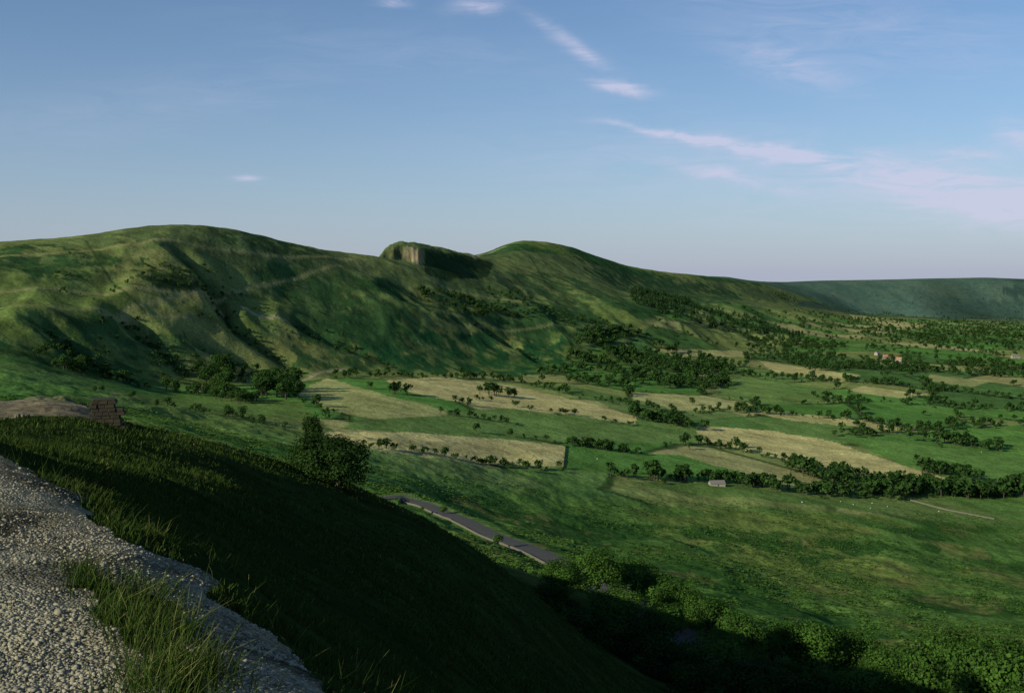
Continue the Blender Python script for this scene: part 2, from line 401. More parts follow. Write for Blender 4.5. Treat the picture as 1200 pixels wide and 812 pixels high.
patch([(1010,452),(1090,462),(1050,466),(990,458)],STRAW,0.8)
patch([(995,368),(1085,380),(1068,385),(1000,374)],STRAW,0.7,avoid=False)
patch([(1090,440),(1160,448),(1140,454),(1085,446)],STRAW,0.5)
patch([(700,405),(760,418),(800,440),(700,438),(672,425)],(0.095,0.175,0.042),0.8)
# bracken / scrub on the hills, and painted shade on the crag's right face
BR=(0.020,0.074,0.024)
patch([(470,372),(560,380),(665,400),(672,430),(600,442),(480,434),(430,400)],BR,0.95,soft=True,avoid=False)
patch([(340,375),(430,368),(450,400),(440,430),(360,425)],(0.030,0.075,0.024),0.9,soft=True,avoid=False)
patch([(405,322),(470,330),(600,366),(640,385),(560,375),(480,352)],(0.026,0.065,0.022),0.92,soft=True,avoid=False)
patch([(0,290),(60,288),(120,296),(180,300),(90,318),(0,312)],(0.026,0.064,0.022),0.9,soft=True,avoid=False)
patch([(160,312),(230,320),(262,348),(180,340)],(0.020,0.046,0.016),0.92,soft=True,avoid=False)
patch([(240,266),(300,272),(380,296),(330,300),(260,282)],(0.028,0.060,0.022),0.9,soft=True,avoid=False)
patch([(300,300),(420,318),(470,345),(400,352),(320,330)],(0.034,0.082,0.026),0.8,soft=True,avoid=False)
patch([(60,360),(150,370),(240,400),(120,410),(0,395)],(0.036,0.082,0.026),0.85,soft=True,avoid=False)
patch([(0,402),(100,412),(210,440),(120,446),(0,420)],(0.024,0.062,0.020),0.88,soft=True,avoid=False)
patch([(690,316),(780,322),(870,345),(900,352),(800,360),(720,338)],(0.03,0.072,0.028),0.88,soft=True,avoid=False)
patch([(600,318),(680,326),(720,350),(640,350)],(0.034,0.080,0.028),0.8,soft=True,avoid=False)
patch([(680,625),(800,600),(1000,615),(1140,622),(1060,640),(860,640)],(0.028,0.080,0.018),0.85,soft=True,avoid=False)
patch([(498,292),(545,299),(578,309),(572,324),(525,324),(497,318)],(0.020,0.042,0.016),0.92,avoid=False)  # crag's right face: dark scrub with its shade painted in
# bare rock where the crag face is steep
cm=(PX>446)&(PX<502)&(DD>cragW(PX)-75)&(DD<cragW(PX)+25); ii=np.nonzero(cm)[0]
hx_=H(X[ii]+3,Y[ii]);hy_=H(X[ii],Y[ii]+3); sl=np.hypot(hx_-Z[ii],hy_-Z[ii])/3
st=smooth(0.45,0.75,sl+0.3*nC[ii])
wr=st*smooth(468,480,PX[ii]+7*nC[ii])*(1-smooth(491,498,PX[ii]+4*nC[ii]))*0.85
C[ii]=C[ii]*(1-wr)[:,None]+np.array([0.27,0.215,0.125])[None]*wr[:,None]*(1+0.5*nC[ii]+0.5*fbm(X[ii],Y[ii]*0.2,6,3,2))[:,None]
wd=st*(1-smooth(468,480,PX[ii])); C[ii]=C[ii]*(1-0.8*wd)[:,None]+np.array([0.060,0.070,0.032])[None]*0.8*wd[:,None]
# distant moor, blue aerial haze painted into its colour
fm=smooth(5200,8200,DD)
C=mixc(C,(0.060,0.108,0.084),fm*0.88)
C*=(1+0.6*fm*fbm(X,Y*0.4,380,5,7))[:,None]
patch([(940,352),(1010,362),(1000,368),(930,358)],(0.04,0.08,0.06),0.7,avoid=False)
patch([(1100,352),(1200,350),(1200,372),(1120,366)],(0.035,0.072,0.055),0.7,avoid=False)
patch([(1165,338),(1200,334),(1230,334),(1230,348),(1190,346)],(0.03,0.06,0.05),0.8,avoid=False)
# near slope, ground colour lowered to paint its shadow darker
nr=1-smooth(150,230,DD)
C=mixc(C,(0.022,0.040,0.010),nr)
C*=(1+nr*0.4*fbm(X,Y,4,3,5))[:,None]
# paths and tracks
def track(pts,wid,col,w=0.9,dmin=140):
    Lp=sightline(pts,dmin); d_,_t=linedist(X,Y,Lp,wid*3)
    ww=(1-smooth(wid*0.45,wid*0.9,d_))*w; ii=np.nonzero(ww>0.01)[0]
    C[ii]=C[ii]*(1-ww[ii])[:,None]+np.array(col)[None,:]*ww[ii][:,None]
PALE=(0.32,0.29,0.18); OL=(0.23,0.225,0.095); DK=(0.028,0.056,0.020)
track([(352,447),(372,438),(388,434),(404,433)],4.5,PALE,0.8)
track([(285,355),(305,363),(338,372)],5,PALE,0.9)
track([(555,301),(575,296),(592,289)],12,(0.28,0.26,0.14),0.8)
track([(0,302),(100,296),(210,283),(330,300),(440,304)],6,OL,0.7)
track([(458,308),(540,335),(620,360)],7,OL,0.6)
track([(0,346),(90,342),(200,345),(260,350)],6,OL,0.8)
track([(120,372),(200,352),(300,330),(400,312)],5,OL,0.7)
track([(0,362),(110,366),(230,375)],5,OL,0.6)
track([(480,350),(600,380),(740,384),(860,372)],6,OL,0.5)
track([(0,325),(150,320),(320,345),(470,366)],3.5,DK,0.7)
track([(270,290),(330,330),(360,372)],3.5,DK,0.7)
track([(100,282),(130,330),(170,370)],3.0,DK,0.6)
track([(600,312),(680,340),(760,372),(860,392)],5,DK,0.7)
track([(620,300),(640,330),(700,360)],4,DK,0.6)
# verges of road
d_,_t=linedist(X,Y,ROAD,12); ww=(1-smooth(3.0,4.2,d_))*0.5; C=mixc(C,(0.11,0.115,0.06),ww)
# layby earth
lm=inpoly(X+0.6*nC,Y+1.5*nC,LAY)
C[lm]=np.array((0.165,0.14,0.09))*(1+0.3*fbm(X[lm],Y[lm],2.0,3,4))[:,None]
# gravel path
GE=np.array([(0.75,1.2),(0.25,2.6),(-0.05,4.0),(-0.45,4.7),(-0.85,5.5),(-1.35,6.3),(-2.15,7.3),(-3.1,8.3),(-4.2,9.8),(-5.4,11.6),(-7.5,12.6),(-12,13.2),(-40,14)])
GP=np.vstack([GE,[(-40,-30),(0.9,-30),(0.6,0)]])
ISL=np.array([(-2.6,6.3),(-2.05,6.1),(-1.62,5.3),(-1.25,4.4),(-0.98,3.7),(-0.95,3.2),(-1.2,3.3),(-1.42,4.2),(-1.9,5.2)])  # grassy clump
def is_gravel(x,y):
    a=inpoly(x+0.45*fbm(x,y,0.8,4,4),y+0.45*fbm(x,y,0.8,4,6),GP)
    b=inpoly(x+0.20*fbm(x,y,0.4,3,9),y+0.20*fbm(x,y,0.4,3,7),ISL)
    return a&~b
gm=is_gravel(X,Y).astype(float)
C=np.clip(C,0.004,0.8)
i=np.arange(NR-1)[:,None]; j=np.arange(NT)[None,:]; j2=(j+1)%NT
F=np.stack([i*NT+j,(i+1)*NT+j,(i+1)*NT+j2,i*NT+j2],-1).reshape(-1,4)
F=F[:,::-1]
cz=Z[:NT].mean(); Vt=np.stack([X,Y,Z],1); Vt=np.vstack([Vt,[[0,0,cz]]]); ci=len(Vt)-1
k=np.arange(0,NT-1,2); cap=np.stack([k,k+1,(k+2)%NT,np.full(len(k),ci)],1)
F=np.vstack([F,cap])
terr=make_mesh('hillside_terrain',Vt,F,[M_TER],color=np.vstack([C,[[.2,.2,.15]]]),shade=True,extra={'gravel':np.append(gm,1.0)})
nn=np.zeros(3*len(terr.data.polygons),dtype=np.float32); terr.data.polygons.foreach_get('normal',nn)
if nn.reshape(-1,3)[:,2].mean()<0: terr.data.flip_normals()
print('terrain done',time.time()-T0)

# ------------------------------------------------------------------ road strip + walls
def ribbon(name,L,zoff,prof,mat,zfun=None):
    t=np.gradient(L,axis=0); t/=np.linalg.norm(t,axis=1)[:,None]; nrm=np.stack([t[:,1],-t[:,0]],1)
    V=[]
    zc=zfun if zfun is not None else H(L[:,0],L[:,1])
    for o,hh in prof:
        q=L+nrm*o; V.append(np.column_stack([q,zc+hh+zoff]))
    V=np.array(V); P_,n_=V.shape[:2]; idg=np.arange(P_*n_).reshape(P_,n_)
    Fq=np.stack([idg[:-1,:-1],idg[1:,:-1],idg[1:,1:],idg[:-1,1:]],-1).reshape(-1,4)
    return make_mesh(name,V.reshape(-1,3),Fq,[mat])
def dens(L,step):
    out=[]
    for a,b in zip(L[:-1],L[1:]):
        n=max(1,int(np.linalg.norm(b-a)/step))
        for k in range(n): out.append(a+(b-a)*k/n)
    out.append(L[-1]); return np.array(out)
RL=dens(ROAD,3.0); RL=np.stack([gs(RL[:,0],2),gs(RL[:,1],2)],1)
_,tt_=linedist(RL[:,0],RL[:,1],ROAD,5); RLZ=np.interp(tt_,np.arange(len(RZ)),RZ)
ribbon('road',RL,0.03,[(-2.4,0.0),(-1.5,0.03),(0,0.05),(1.5,0.03),(2.4,0.0)],M_ASPH,RLZ)
def wall(L,h=1.1,w=0.5,step=2.5,name='dry_stone_wall',zf=None):
    L=dens(L,step); z=H(L[:,0],L[:,1]) if zf is None else zf(L)
    n=len(L); t=np.gradient(L,axis=0); t/=np.linalg.norm(t,axis=1)[:,None]; nr_=np.stack([t[:,1],-t[:,0]],1)
    hh=h*(1+0.18*(rng.random(n)-0.5)); V=[]
    for o,kz in ((-w/2,-0.4),(-w*0.38,1),(0,1.08),(w*0.38,1),(w/2,-0.4)):
        q=L+nr_*o*(1+0.15*(rng.random((n,1))-0.5)); V.append(np.column_stack([q,z+(hh*kz if kz>0 else kz)]))
    V=np.array(V); P_=5; idg=np.arange(P_*n).reshape(P_,n)
    Fq=np.stack([idg[:-1,:-1],idg[1:,:-1],idg[1:,1:],idg[:-1,1:]],-1).reshape(-1,4)
    return make_mesh(name,V.reshape(-1,3),Fq,[M_STONE])
t=np.gradient(RL,axis=0); t/=np.linalg.norm(t,axis=1)[:,None]; nr_=np.stack([t[:,1],-t[:,0]],1)
wall(RL-nr_*(-3.6),0.5,0.4)
for pts in ([(1060,584),(1110,598),(1165,609)],[(663,524),(660,551)]):
    wall(sightline(pts,140,6),1.1,0.6,8.0)

# ------------------------------------------------------------------ trees
def tube(p0,p1,r0,r1,n=6):
    p0=np.array(p0,float);p1=np.array(p1,float);d=p1-p0;d/=np.linalg.norm(d)+1e-9
    a=np.cross(d,[0.3,0.9,0.2]);a/=np.linalg.norm(a);b=np.cross(d,a)
    an=np.linspace(0,2*math.pi,n,endpoint=False)
    c=np.cos(an)[:,None]*a+np.sin(an)[:,None]*b
    V=np.vstack([p0+c*r0,p1+c*r1]); k=np.arange(n);k2=(k+1)%n
    return V,np.stack([k,k2,k2+n,k+n],1)
def leafquads(P,Nn,size,r,asp=1.0):
    n=len(P); Nn=Nn/(np.linalg.norm(Nn,axis=1)[:,None]+1e-9)
    a=np.cross(Nn,r.normal(size=(n,3)));a/=np.linalg.norm(a,axis=1)[:,None]+1e-9;b=np.cross(Nn,a)
    s=(size*(0.6+0.8*r.random(n)))[:,None]
    V=np.stack([P-a*s*0.5,P-b*s*0.5*asp*0.8,P+a*s*0.5,P+b*s*0.5*asp*0.8],1)
    V+=r.normal(size=V.shape)*s[:,None]*0.10
    return V.reshape(-1,3),np.arange(4*n).reshape(n,4)
def tree_tpl(seed,Hh=1.0,Rr=0.42,nl=120,leaf=0.12,nlobe=11,trunk=0.18,limbs=5,conifer=False,ragged=0.0):
    r=np.random.default_rng(seed); Vs=[];Fs=[];M=[];T=[];off=0
    def add(V,Fq,m,tn):
        nonlocal off
        Vs.append(V);Fs.append(Fq+off);M.append(np.full(len(Fq),m));T.append(tn);off+=len(V)
    lobes=[]
    if conifer:
        zz=0.12+0.86*(1-np.sqrt(r.random(nl))); an=r.random(nl)*2*math.pi; rad=(1-zz)*Rr*0.75*(0.7+0.5*r.random(nl))+0.02
        P=np.column_stack([np.cos(an)*rad,np.sin(an)*rad,zz])
        Nn=np.column_stack([np.cos(an),np.sin(an),np.full(nl,0.7)])+r.normal(size=(nl,3))*0.4
        V,Fq=leafquads(P,Nn,leaf,r); V2,F2=tube((0,0,-0.05),(0,0,0.9),0.02,0.005); add(V2,F2,0,np.zeros(len(V2)))
        add(V,Fq,1,np.repeat(r.random(nl)*0.7+0.2*zz,4))
    else:
        for k in range(nlobe):
            an=k*2.4+r.random()*0.8; q=r.random(); zc=trunk+0.18+ (0.62-trunk)*r.random()**0.8
            prof=math.sqrt(max(0.05,1-((zc-0.50)/0.52)**2))
            rr=Rr*0.62*prof*(0.35+(0.65+ragged)*q)
            lr=Rr*(0.34+0.24*r.random())*(1-ragged*0.9)
            lobes.append((np.array([math.cos(an)*rr,math.sin(an)*rr,zc]),lr,r.random()))
        lobes.append((np.array([0.03,0.02,0.80-Rr*0.15]),Rr*0.40,r.random()))
        w=np.array([l[1]**2 for l in lobes]); w/=w.sum()
        ch=r.choice(len(lobes),nl,p=w); dr=r.normal(size=(nl,3)); dr[:,2]+=0.25; dr/=np.linalg.norm(dr,axis=1)[:,None]
        Cc=np.array([l[0] for l in lobes])[ch]; Lr=np.array([l[1] for l in lobes])[ch]; Lt=np.array([l[2] for l in lobes])[ch]
        rad=Lr*(0.50+0.6*r.random(nl)**0.8)*np.array([1,1,0.85])[None,:].repeat(nl,0).T
        P=Cc+dr*rad.T
        P[:,2]=np.maximum(P[:,2],trunk*0.6+0.05*r.random(nl))
        ctr=np.array([0,0,0.45]); Nn=dr*0.8+(P-ctr)*1.0+r.normal(size=(nl,3))*0.45
        V,Fq=leafquads(P,Nn,leaf,r)
        V2,F2=tube((0,0,-0.06),(0.01,0.0,0.30),0.035,0.026); add(V2,F2,0,np.zeros(len(V2)))
        V2,F2=tube((0.01,0,0.30),(0.03,0.02,0.62),0.026,0.012); add(V2,F2,0,np.zeros(len(V2)))
        for l in lobes[:limbs]:
            z0=0.16+0.22*r.random(); V2,F2=tube((0.005,0,z0),l[0],0.016,0.005,5); add(V2,F2,0,np.zeros(len(V2)))
        tn=np.clip(0.10+0.50*Lt+0.35*r.random(nl),0,1)
        add(V,Fq,1,np.repeat(tn,4))
    return np.vstack(Vs),np.vstack(Fs),np.concatenate(M),np.concatenate(T)
def mass(name,tpls,P,hs,ws,leafmat,tbias=None):
    n=len(P)
    if n==0: return
    r=np.random.default_rng(len(name)+n); which=r.integers(0,len(tpls),n); VV=[];FF=[];MM=[];TTt=[];off=0
    tb=np.zeros(n) if tbias is None else tbias
    for k,(V,Fq,M,T) in enumerate(tpls):
        ii=np.nonzero(which==k)[0]
        if len(ii)==0: continue
        a=r.random(len(ii))*2*math.pi; ca=np.cos(a)[:,None];sa=np.sin(a)[:,None]
        w=ws[ii][:,None];h=hs[ii][:,None]
        x=(V[None,:,0]*ca-V[None,:,1]*sa)*w+P[ii,0][:,None]; y=(V[None,:,0]*sa+V[None,:,1]*ca)*w+P[ii,1][:,None]; z=V[None,:,2]*h+P[ii,2][:,None]
        VV.append(np.stack([x,y,z],-1).reshape(-1,3)); m=len(V)
        FF.append((Fq[None]+ (np.arange(len(ii))*m)[:,None,None]).reshape(-1,4)+off); off+=m*len(ii)
        MM.append(np.tile(M,len(ii))); TTt.append(np.clip(T[None]+tb[ii][:,None],0,1).ravel())
    return make_mesh(name,np.vstack(VV),np.vstack(FF),[M_BARK,leafmat],np.concatenate(MM),np.concatenate(TTt))

far_t=[tree_tpl(100+k,nl=100,leaf=0.18,nlobe=8,limbs=1) for k in range(6)]
bush_t=[tree_tpl(200+k,nl=60,leaf=0.25,nlobe=7,limbs=1,trunk=0.02,Rr=0.6) for k in range(4)]
mid_t=[tree_tpl(300+k,nl=700,leaf=0.075,nlobe=13,limbs=5) for k in range(5)]
con_t=[tree_tpl(400+k,nl=80,leaf=0.16,Rr=0.36,conifer=True) for k in range(4)]

TP=[];BP=[];MP=[];CP=[]     # (x,y,h,w,bias)
def put(L,x,y,h,w=None,b=0.0): L.append((x,y,h,w if w else h*1.0,b))
def row_trees(pts,n,hmin,hmax,jit=4,lst=None,bush=0.4,dmin=140):
    Lp=dens(sightline(pts,dmin,8),2.0)
    for k in range(n):
        q=Lp[rng.integers(0,len(Lp))]+rng.normal(size=2)*jit
        if rng.random()<bush: put(BP,q[0],q[1],rng.uniform(3,6),None,-0.1)
        else: put(TP if lst is None else lst,q[0],q[1],rng.uniform(hmin,hmax)*(0.8+0.4*rng.random()),None,rng.uniform(-0.15,0.1))
def area_trees(pts,n,hmin,hmax,lst=None,bush=0.15,dmin=140,thr=-0.12):
    P=sightpoly(pts,dmin); c=0;tries=0
    while c<n and tries<n*80:
        tries+=1
        q=np.array([rng.uniform(P[:,0].min(),P[:,0].max()),rng.uniform(P[:,1].min(),P[:,1].max())])
        if not inpoly(np.array([q[0]]),np.array([q[1]]),P)[0]: continue
        if fbm(np.array([q[0]]),np.array([q[1]]),90,2,4)[0]<thr:
            if rng.random()<0.8: continue
        c+=1
        if rng.random()<bush: put(BP,q[0],q[1],rng.uniform(2.5,5))
        else: put(TP if lst is None else lst,q[0],q[1],rng.uniform(hmin,hmax)*(0.8+0.4*rng.random()),None,rng.uniform(-0.2,0.1))
row_trees([(670,523),(750,533)],34,8,11,3)
row_trees([(735,560),(850,566),(960,580),(1100,580),(1230,584)],190,9,15,7)
row_trees([(945,553),(1040,580)],46,12,18,12,bush=0.2)
row_trees([(1085,552),(1130,560)],20,11,16,8,bush=0.1)
row_trees([(1030,575),(1200,583)],50,13,19,8,bush=0.1)
row_trees([(430,524),(560,541),(660,553)],46,4,8,4,bush=0.7)
row_trees([(520,485),(600,497)],16,6,10,4)
row_trees([(748,490),(815,502)],40,11,17,9,bush=0.2)
row_trees([(560,508),(663,523),(700,520)],18,6,10,4)
row_trees([(855,480),(1000,492),(1085,503)],70,8,13,6)
row_trees([(870,440),(1050,452),(1220,470)],130,9,15,10)
row_trees([(980,512),(1220,497)],65,8,14,8)
row_trees([(1090,518),(1165,527)],30,11,16,9,bush=0.1)
row_trees([(815,517),(880,530),(960,549),(1060,565)],50,7,12,5)
row_trees([(600,447),(700,468),(800,484),(860,480)],60,8,13,7)
row_trees([(1000,432),(1220,446)],75,9,15,10)
row_trees([(960,466),(1100,478),(1220,482)],60,8,14,8)
row_trees([(560,470),(640,484),(745,499)],16,5,9,4)
row_trees([(440,462),(480,463)],4,11,14,3,bush=0)
row_trees([(548,462),(600,468)],8,13,17,4,bush=0)
row_trees([(395,445),(460,442),(590,446)],60,7,11,8)
row_trees([(345,455),(352,470),(395,484)],10,5,8,4)
row_trees([(60,428),(100,434),(165,452)],40,8,14,8,lst=MP)
row_trees([(190,455),(290,470)],38,9,15,9,lst=MP,bush=0.2)
area_trees([(235,430),(270,432),(275,465),(240,462)],16,16,23,lst=MP,bush=0)
area_trees([(300,450),(345,450),(350,468),(300,468)],20,18,25,lst=MP,bush=0)
row_trees([(120,465),(200,480),(340,500)],26,5,9,10,lst=MP,bush=0.6)
area_trees([(675,390),(740,385),(800,410),(862,430),(855,452),(780,455),(700,428),(665,425)],430,12,18,thr=0.02)
area_trees([(590,440),(680,428),(860,455),(700,452)],120,9,14)
area_trees([(860,405),(1000,420),(1200,425),(1200,440),(950,435)],380,9,15,thr=0)
area_trees([(1000,385),(1200,392),(1200,412),(1050,405)],340,9,16,thr=0)
area_trees([(740,338),(800,350),(930,390),(938,398),(880,395),(800,374),(740,352)],420,11,17,lst=CP,bush=0)
area_trees([(485,330),(540,338),(592,360),(560,366),(500,345)],200,6,11,bush=0.5)
area_trees([(545,330),(650,360),(740,385),(700,392),(600,368)],200,6,11,bush=0.5)
area_trees([(910,342),(940,350),(935,356),(905,348)],25,10,14,lst=CP,bush=0)
area_trees([(60,300),(360,310),(440,380),(300,430),(60,410)],100,4,8,bush=0.7)
area_trees([(165,314),(225,320),(255,345),(190,338)],70,2,5,bush=0.9)
area_trees([(0,395),(300,425),(340,448),(220,452),(110,436)],120,6,11,bush=0.4)
area_trees([(870,395),(960,400),(1000,412),(900,412)],130,9,14)
area_trees([(940,345),(1200,350),(1230,384),(1000,370)],240,10,16,thr=0.1)
for g in GUL[:5]:
    q=dens(g,4.0)
    for k in range(26):
        c=q[rng.integers(0,len(q))]+rng.normal(size=2)*7; put(BP if rng.random()<0.7 else TP,c[0],c[1],rng.uniform(3,7),None,-0.15)
# hedge trees following field boundaries
n=150000; hx=rng.uniform(-500,3200,n); hy=rng.uniform(750,6000,n); hpx,hd=polar(hx,hy)
ok=(hpx>-100)&(hpx<1320)&(valleymask(hpx,hd)>0.9)&(hpx>330)
hx=hx[ok];hy=hy[ok]; fi,fe_,f2i=fields(hx,hy)
pair=_tab[7].ravel()[(np.minimum(fi,f2i)*31+np.maximum(fi,f2i)*17)%65536]
ok=(fe_<4.5)&(rng.random(len(hx))<np.where(pair<0.45,1.0,np.where(pair<0.88,0.5,0.08))); hx=hx[ok];hy=hy[ok]
for P_,av in FP:
    if av:
        m=inpoly(hx,hy,P_); hx=hx[~m];hy=hy[~m]
print('hedge pts',len(hx))
for a,b in zip(hx,hy):
    if rng.random()<0.5: put(BP,a,b,rng.uniform(2.5,5),None,-0.1)
    else: put(TP,a,b,rng.uniform(7,15),None,rng.uniform(-0.25,0.1))
n=1000; sx=rng.uniform(-300,2900,n); sy=rng.uniform(800,5800,n); spx,sd=polar(sx,sy)
ok=(valleymask(spx,sd)>0.9)&(spx<1320); sx=sx[ok];sy=sy[ok]
for P_,av in FP:
    if av: m=inpoly(sx,sy,P_); sx=sx[~m];sy=sy[~m]
for a,b in zip(sx,sy): put(TP,a,b,rng.uniform(8,14))
def flush(name,L,tp,mat):
    A=np.array(L); z=H(A[:,0],A[:,1]); mass(name,tp,np.column_stack([A[:,0],A[:,1],z]),A[:,2],A[:,3]*rng.uniform(0.9,1.25,len(A)),mat,A[:,4]); print(name,len(A))
flush('valley_trees',TP,far_t,M_LEAF); flush('hedgerow_bushes',BP,bush_t,M_LEAF); flush('hillfoot_trees',MP,mid_t,M_LEAF); flush('conifer_plantation',CP,con_t,M_CONI)

# near individual trees
near_me=[]
for k in range(4):
    V,Fq,M,T=tree_tpl(500+k,nl=8000,leaf=0.030,nlobe=26,limbs=9,Rr=0.46,trunk=0.10,ragged=0.25)
    near_me.append(make_mesh('broadleaf_tree_mesh',V,Fq,[M_BARK,M_LEAFN],M,T,coll=False))
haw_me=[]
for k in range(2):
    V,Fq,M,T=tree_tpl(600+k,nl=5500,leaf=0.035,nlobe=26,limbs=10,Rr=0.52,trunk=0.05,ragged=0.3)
    haw_me.append(make_mesh('hawthorn_mesh',V,Fq,[M_BARK,M_HAW_SHADE],M,T,coll=False))
def near_tree(name,x,y,h,w,me,sink=0.0):
    ob=bpy.data.objects.new(name,me); scene.collection.objects.link(ob)
    ob.location=(x,y,Hs(x,y)-sink); ob.scale=(w,w,h); ob.rotation_euler=(0,0,rng.uniform(0,6.28)); return ob
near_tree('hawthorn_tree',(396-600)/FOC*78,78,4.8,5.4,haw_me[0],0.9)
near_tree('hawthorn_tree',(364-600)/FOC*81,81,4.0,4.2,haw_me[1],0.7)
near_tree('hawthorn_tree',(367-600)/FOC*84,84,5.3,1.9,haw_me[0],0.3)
for (bx,dd,h,w) in [(700,185,9,12),(745,195,10,13),(790,185,9,12),(720,160,7,11),(775,160,7,10),(660,165,7,9),
                    (835,135,8.5,9),(870,165,8,10),(905,175,8,10),(950,175,11,13),(1000,178,11,12),(1040,170,9,11),(1010,150,9,12),
                    (1110,150,15,15),(1160,140,16,15),(1205,135,17,16),(1150,110,11,13),(1215,105,12,14),(1120,172,12,13),(1180,175,13,14),(1260,150,16,16),
                    (830,178,8,10),(1085,120,9,11)]:
    near_tree('broadleaf_tree',(bx-600)/FOC*dd,dd,h*rng.uniform(0.92,1.08),w*rng.uniform(0.85,1.05),near_me[int(rng.integers(0,4))],0.6)
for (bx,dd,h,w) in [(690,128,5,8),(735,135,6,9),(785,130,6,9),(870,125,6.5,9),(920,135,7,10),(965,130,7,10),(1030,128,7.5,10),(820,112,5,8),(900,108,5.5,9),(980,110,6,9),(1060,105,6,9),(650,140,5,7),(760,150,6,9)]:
    near_tree('hawthorn_tree',(bx-600)/FOC*dd,dd,h,w,haw_me[int(rng.integers(0,2))],0.5)  # foreground trees given the dark leaves, shade put into their colour
bl=[]
for (bx,by) in [(585,640),(600,632),(520,606),(560,612),(650,648),(495,600),(220,486),(300,498),(165,480)]:
    q=sight(bx,by,140); c=rng.uniform(2,3.5); bl.append((q[0]+rng.normal(),q[1]+6,c,c*1.3,0))
flush('roadside_bushes',bl,mid_t,M_LEAFN)

# ------------------------------------------------------------------ bracken on mid slope
n=85000; pxs=rng.uniform(-60,1280,n); dd=np.exp(rng.uniform(math.log(190),math.log(950),n))
x=(pxs-600)/FOC*dd; y=dd
ok=(dd<rowd(pxs,dC)*0.95)&(fbm(x,y,30,3,6)+0.5*fbm(x,y,110,3,2)>0.0)
x=x[ok];y=y[ok]; ld,_=linedist(x,y,ROAD,10); ok=ld>4.5; x=x[ok];y=y[ok];n=len(x)
z=H(x,y); tp=[]
for k in range(3):
    r=np.random.default_rng(k+900); m_=7; P_=np.column_stack([r.normal(size=(m_,2))*0.35,r.random(m_)*0.3+0.05]); V,Fq=leafquads(P_,r.normal(size=(m_,3))*0.4+[0,0,0.9],0.6,r)
    tp.append((V,Fq,np.ones(len(Fq),int),np.repeat(r.random(m_)*0.6+0.2,4)))
s=rng.uniform(0.4,1.1,n)*np.clip(y/350,0.7,1.4)
mass('bracken_patches',tp,np.column_stack([x,y,z]),s,s*1.4,M_BRACK,0.35*fbm(x,y,40,2,3))
print('bracken',n,time.time()-T0)

# ------------------------------------------------------------------ grass on near slope
def blades(name,x,y,hgt,wid,tint,lean=0.5):
    n=len(x); z=H(x,y); a=rng.random(n)*2*math.pi; la=rng.random(n)*2*math.pi; ll=hgt*lean*rng.random(n)
    dx=np.cos(a)*wid/2;dy=np.sin(a)*wid/2; lx=np.cos(la)*ll+0.15*hgt;ly=np.sin(la)*ll
    B=np.stack([x,y,z-0.02],1)
    o=lambda f,zf,w:(np.stack([B[:,0]+lx*f-dx*w,B[:,1]+ly*f-dy*w,B[:,2]+hgt*zf],1),np.stack([B[:,0]+lx*f+dx*w,B[:,1]+ly*f+dy*w,B[:,2]+hgt*zf],1))
    a0,a1=o(0,0,1);b0,b1=o(0.35,0.6,0.8);c0,c1=o(1.0,1.0,0.12)
    V=np.stack([a0,a1,b0,b1,c0,c1],1).reshape(-1,3); k=np.arange(n)[:,None]*6
    Fq=np.concatenate([k+np.array([[0,1,3,2]]),k+np.array([[2,3,5,4]])],0)
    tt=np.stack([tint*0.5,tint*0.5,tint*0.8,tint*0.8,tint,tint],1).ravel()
    return make_mesh(name,V,Fq,[M_GRASS],tint=tt)
n=200000; pxs=rng.uniform(-150,900,n); dd=np.exp(rng.uniform(math.log(4.2),math.log(105),n)); x=(pxs-600)/FOC*dd; y=dd
cl=fbm(x,y,0.9,3,3)+0.6*fbm(x,y,4,2,5)
ok=~is_gravel(x,y)&~inpoly(x,y,LAY)&(cl>-0.2)&~inpoly(x,y,ISL)
x=x[ok];y=y[ok];cl=cl[ok]; n=len(x); pk=0.5+0.5*fbm(x,y,2.5,3,8)
hgt=(0.03+0.09*rng.random(n))*(0.4+0.9*pk+0.8*np.clip(cl,0,1))*np.clip(y/16,0.9,1.8)
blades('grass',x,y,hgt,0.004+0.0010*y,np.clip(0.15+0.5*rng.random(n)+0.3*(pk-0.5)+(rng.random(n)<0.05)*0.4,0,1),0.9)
# taller seeding grass clump by the path and along brow
n=4200; ii=rng.integers(0,len(ISL),n); cx=ISL.mean(0)
P_=cx+(ISL[ii]-cx)*np.sqrt(rng.random(n))[:,None]*1.1+rng.normal(size=(n,2))*0.09
e=rng.integers(1,9,2200); t_=rng.random(2200)[:,None]; Q=GE[e+1]*(1-t_)+GE[e+2]*t_+rng.normal(size=(2200,2))*0.22+np.array([0.2,0.15])
ax=np.concatenate([P_[:,0],Q[:,0]]);ay=np.concatenate([P_[:,1],Q[:,1]]); m=ay>3.6; ax=ax[m];ay=ay[m]
sel=fbm(ax,ay,0.4,2,3)>-0.10; ax=ax[sel];ay=ay[sel];n=len(ax)
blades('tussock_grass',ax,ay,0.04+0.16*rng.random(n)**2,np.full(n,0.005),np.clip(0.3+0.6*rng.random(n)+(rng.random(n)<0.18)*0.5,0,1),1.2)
print('grass',time.time()-T0)

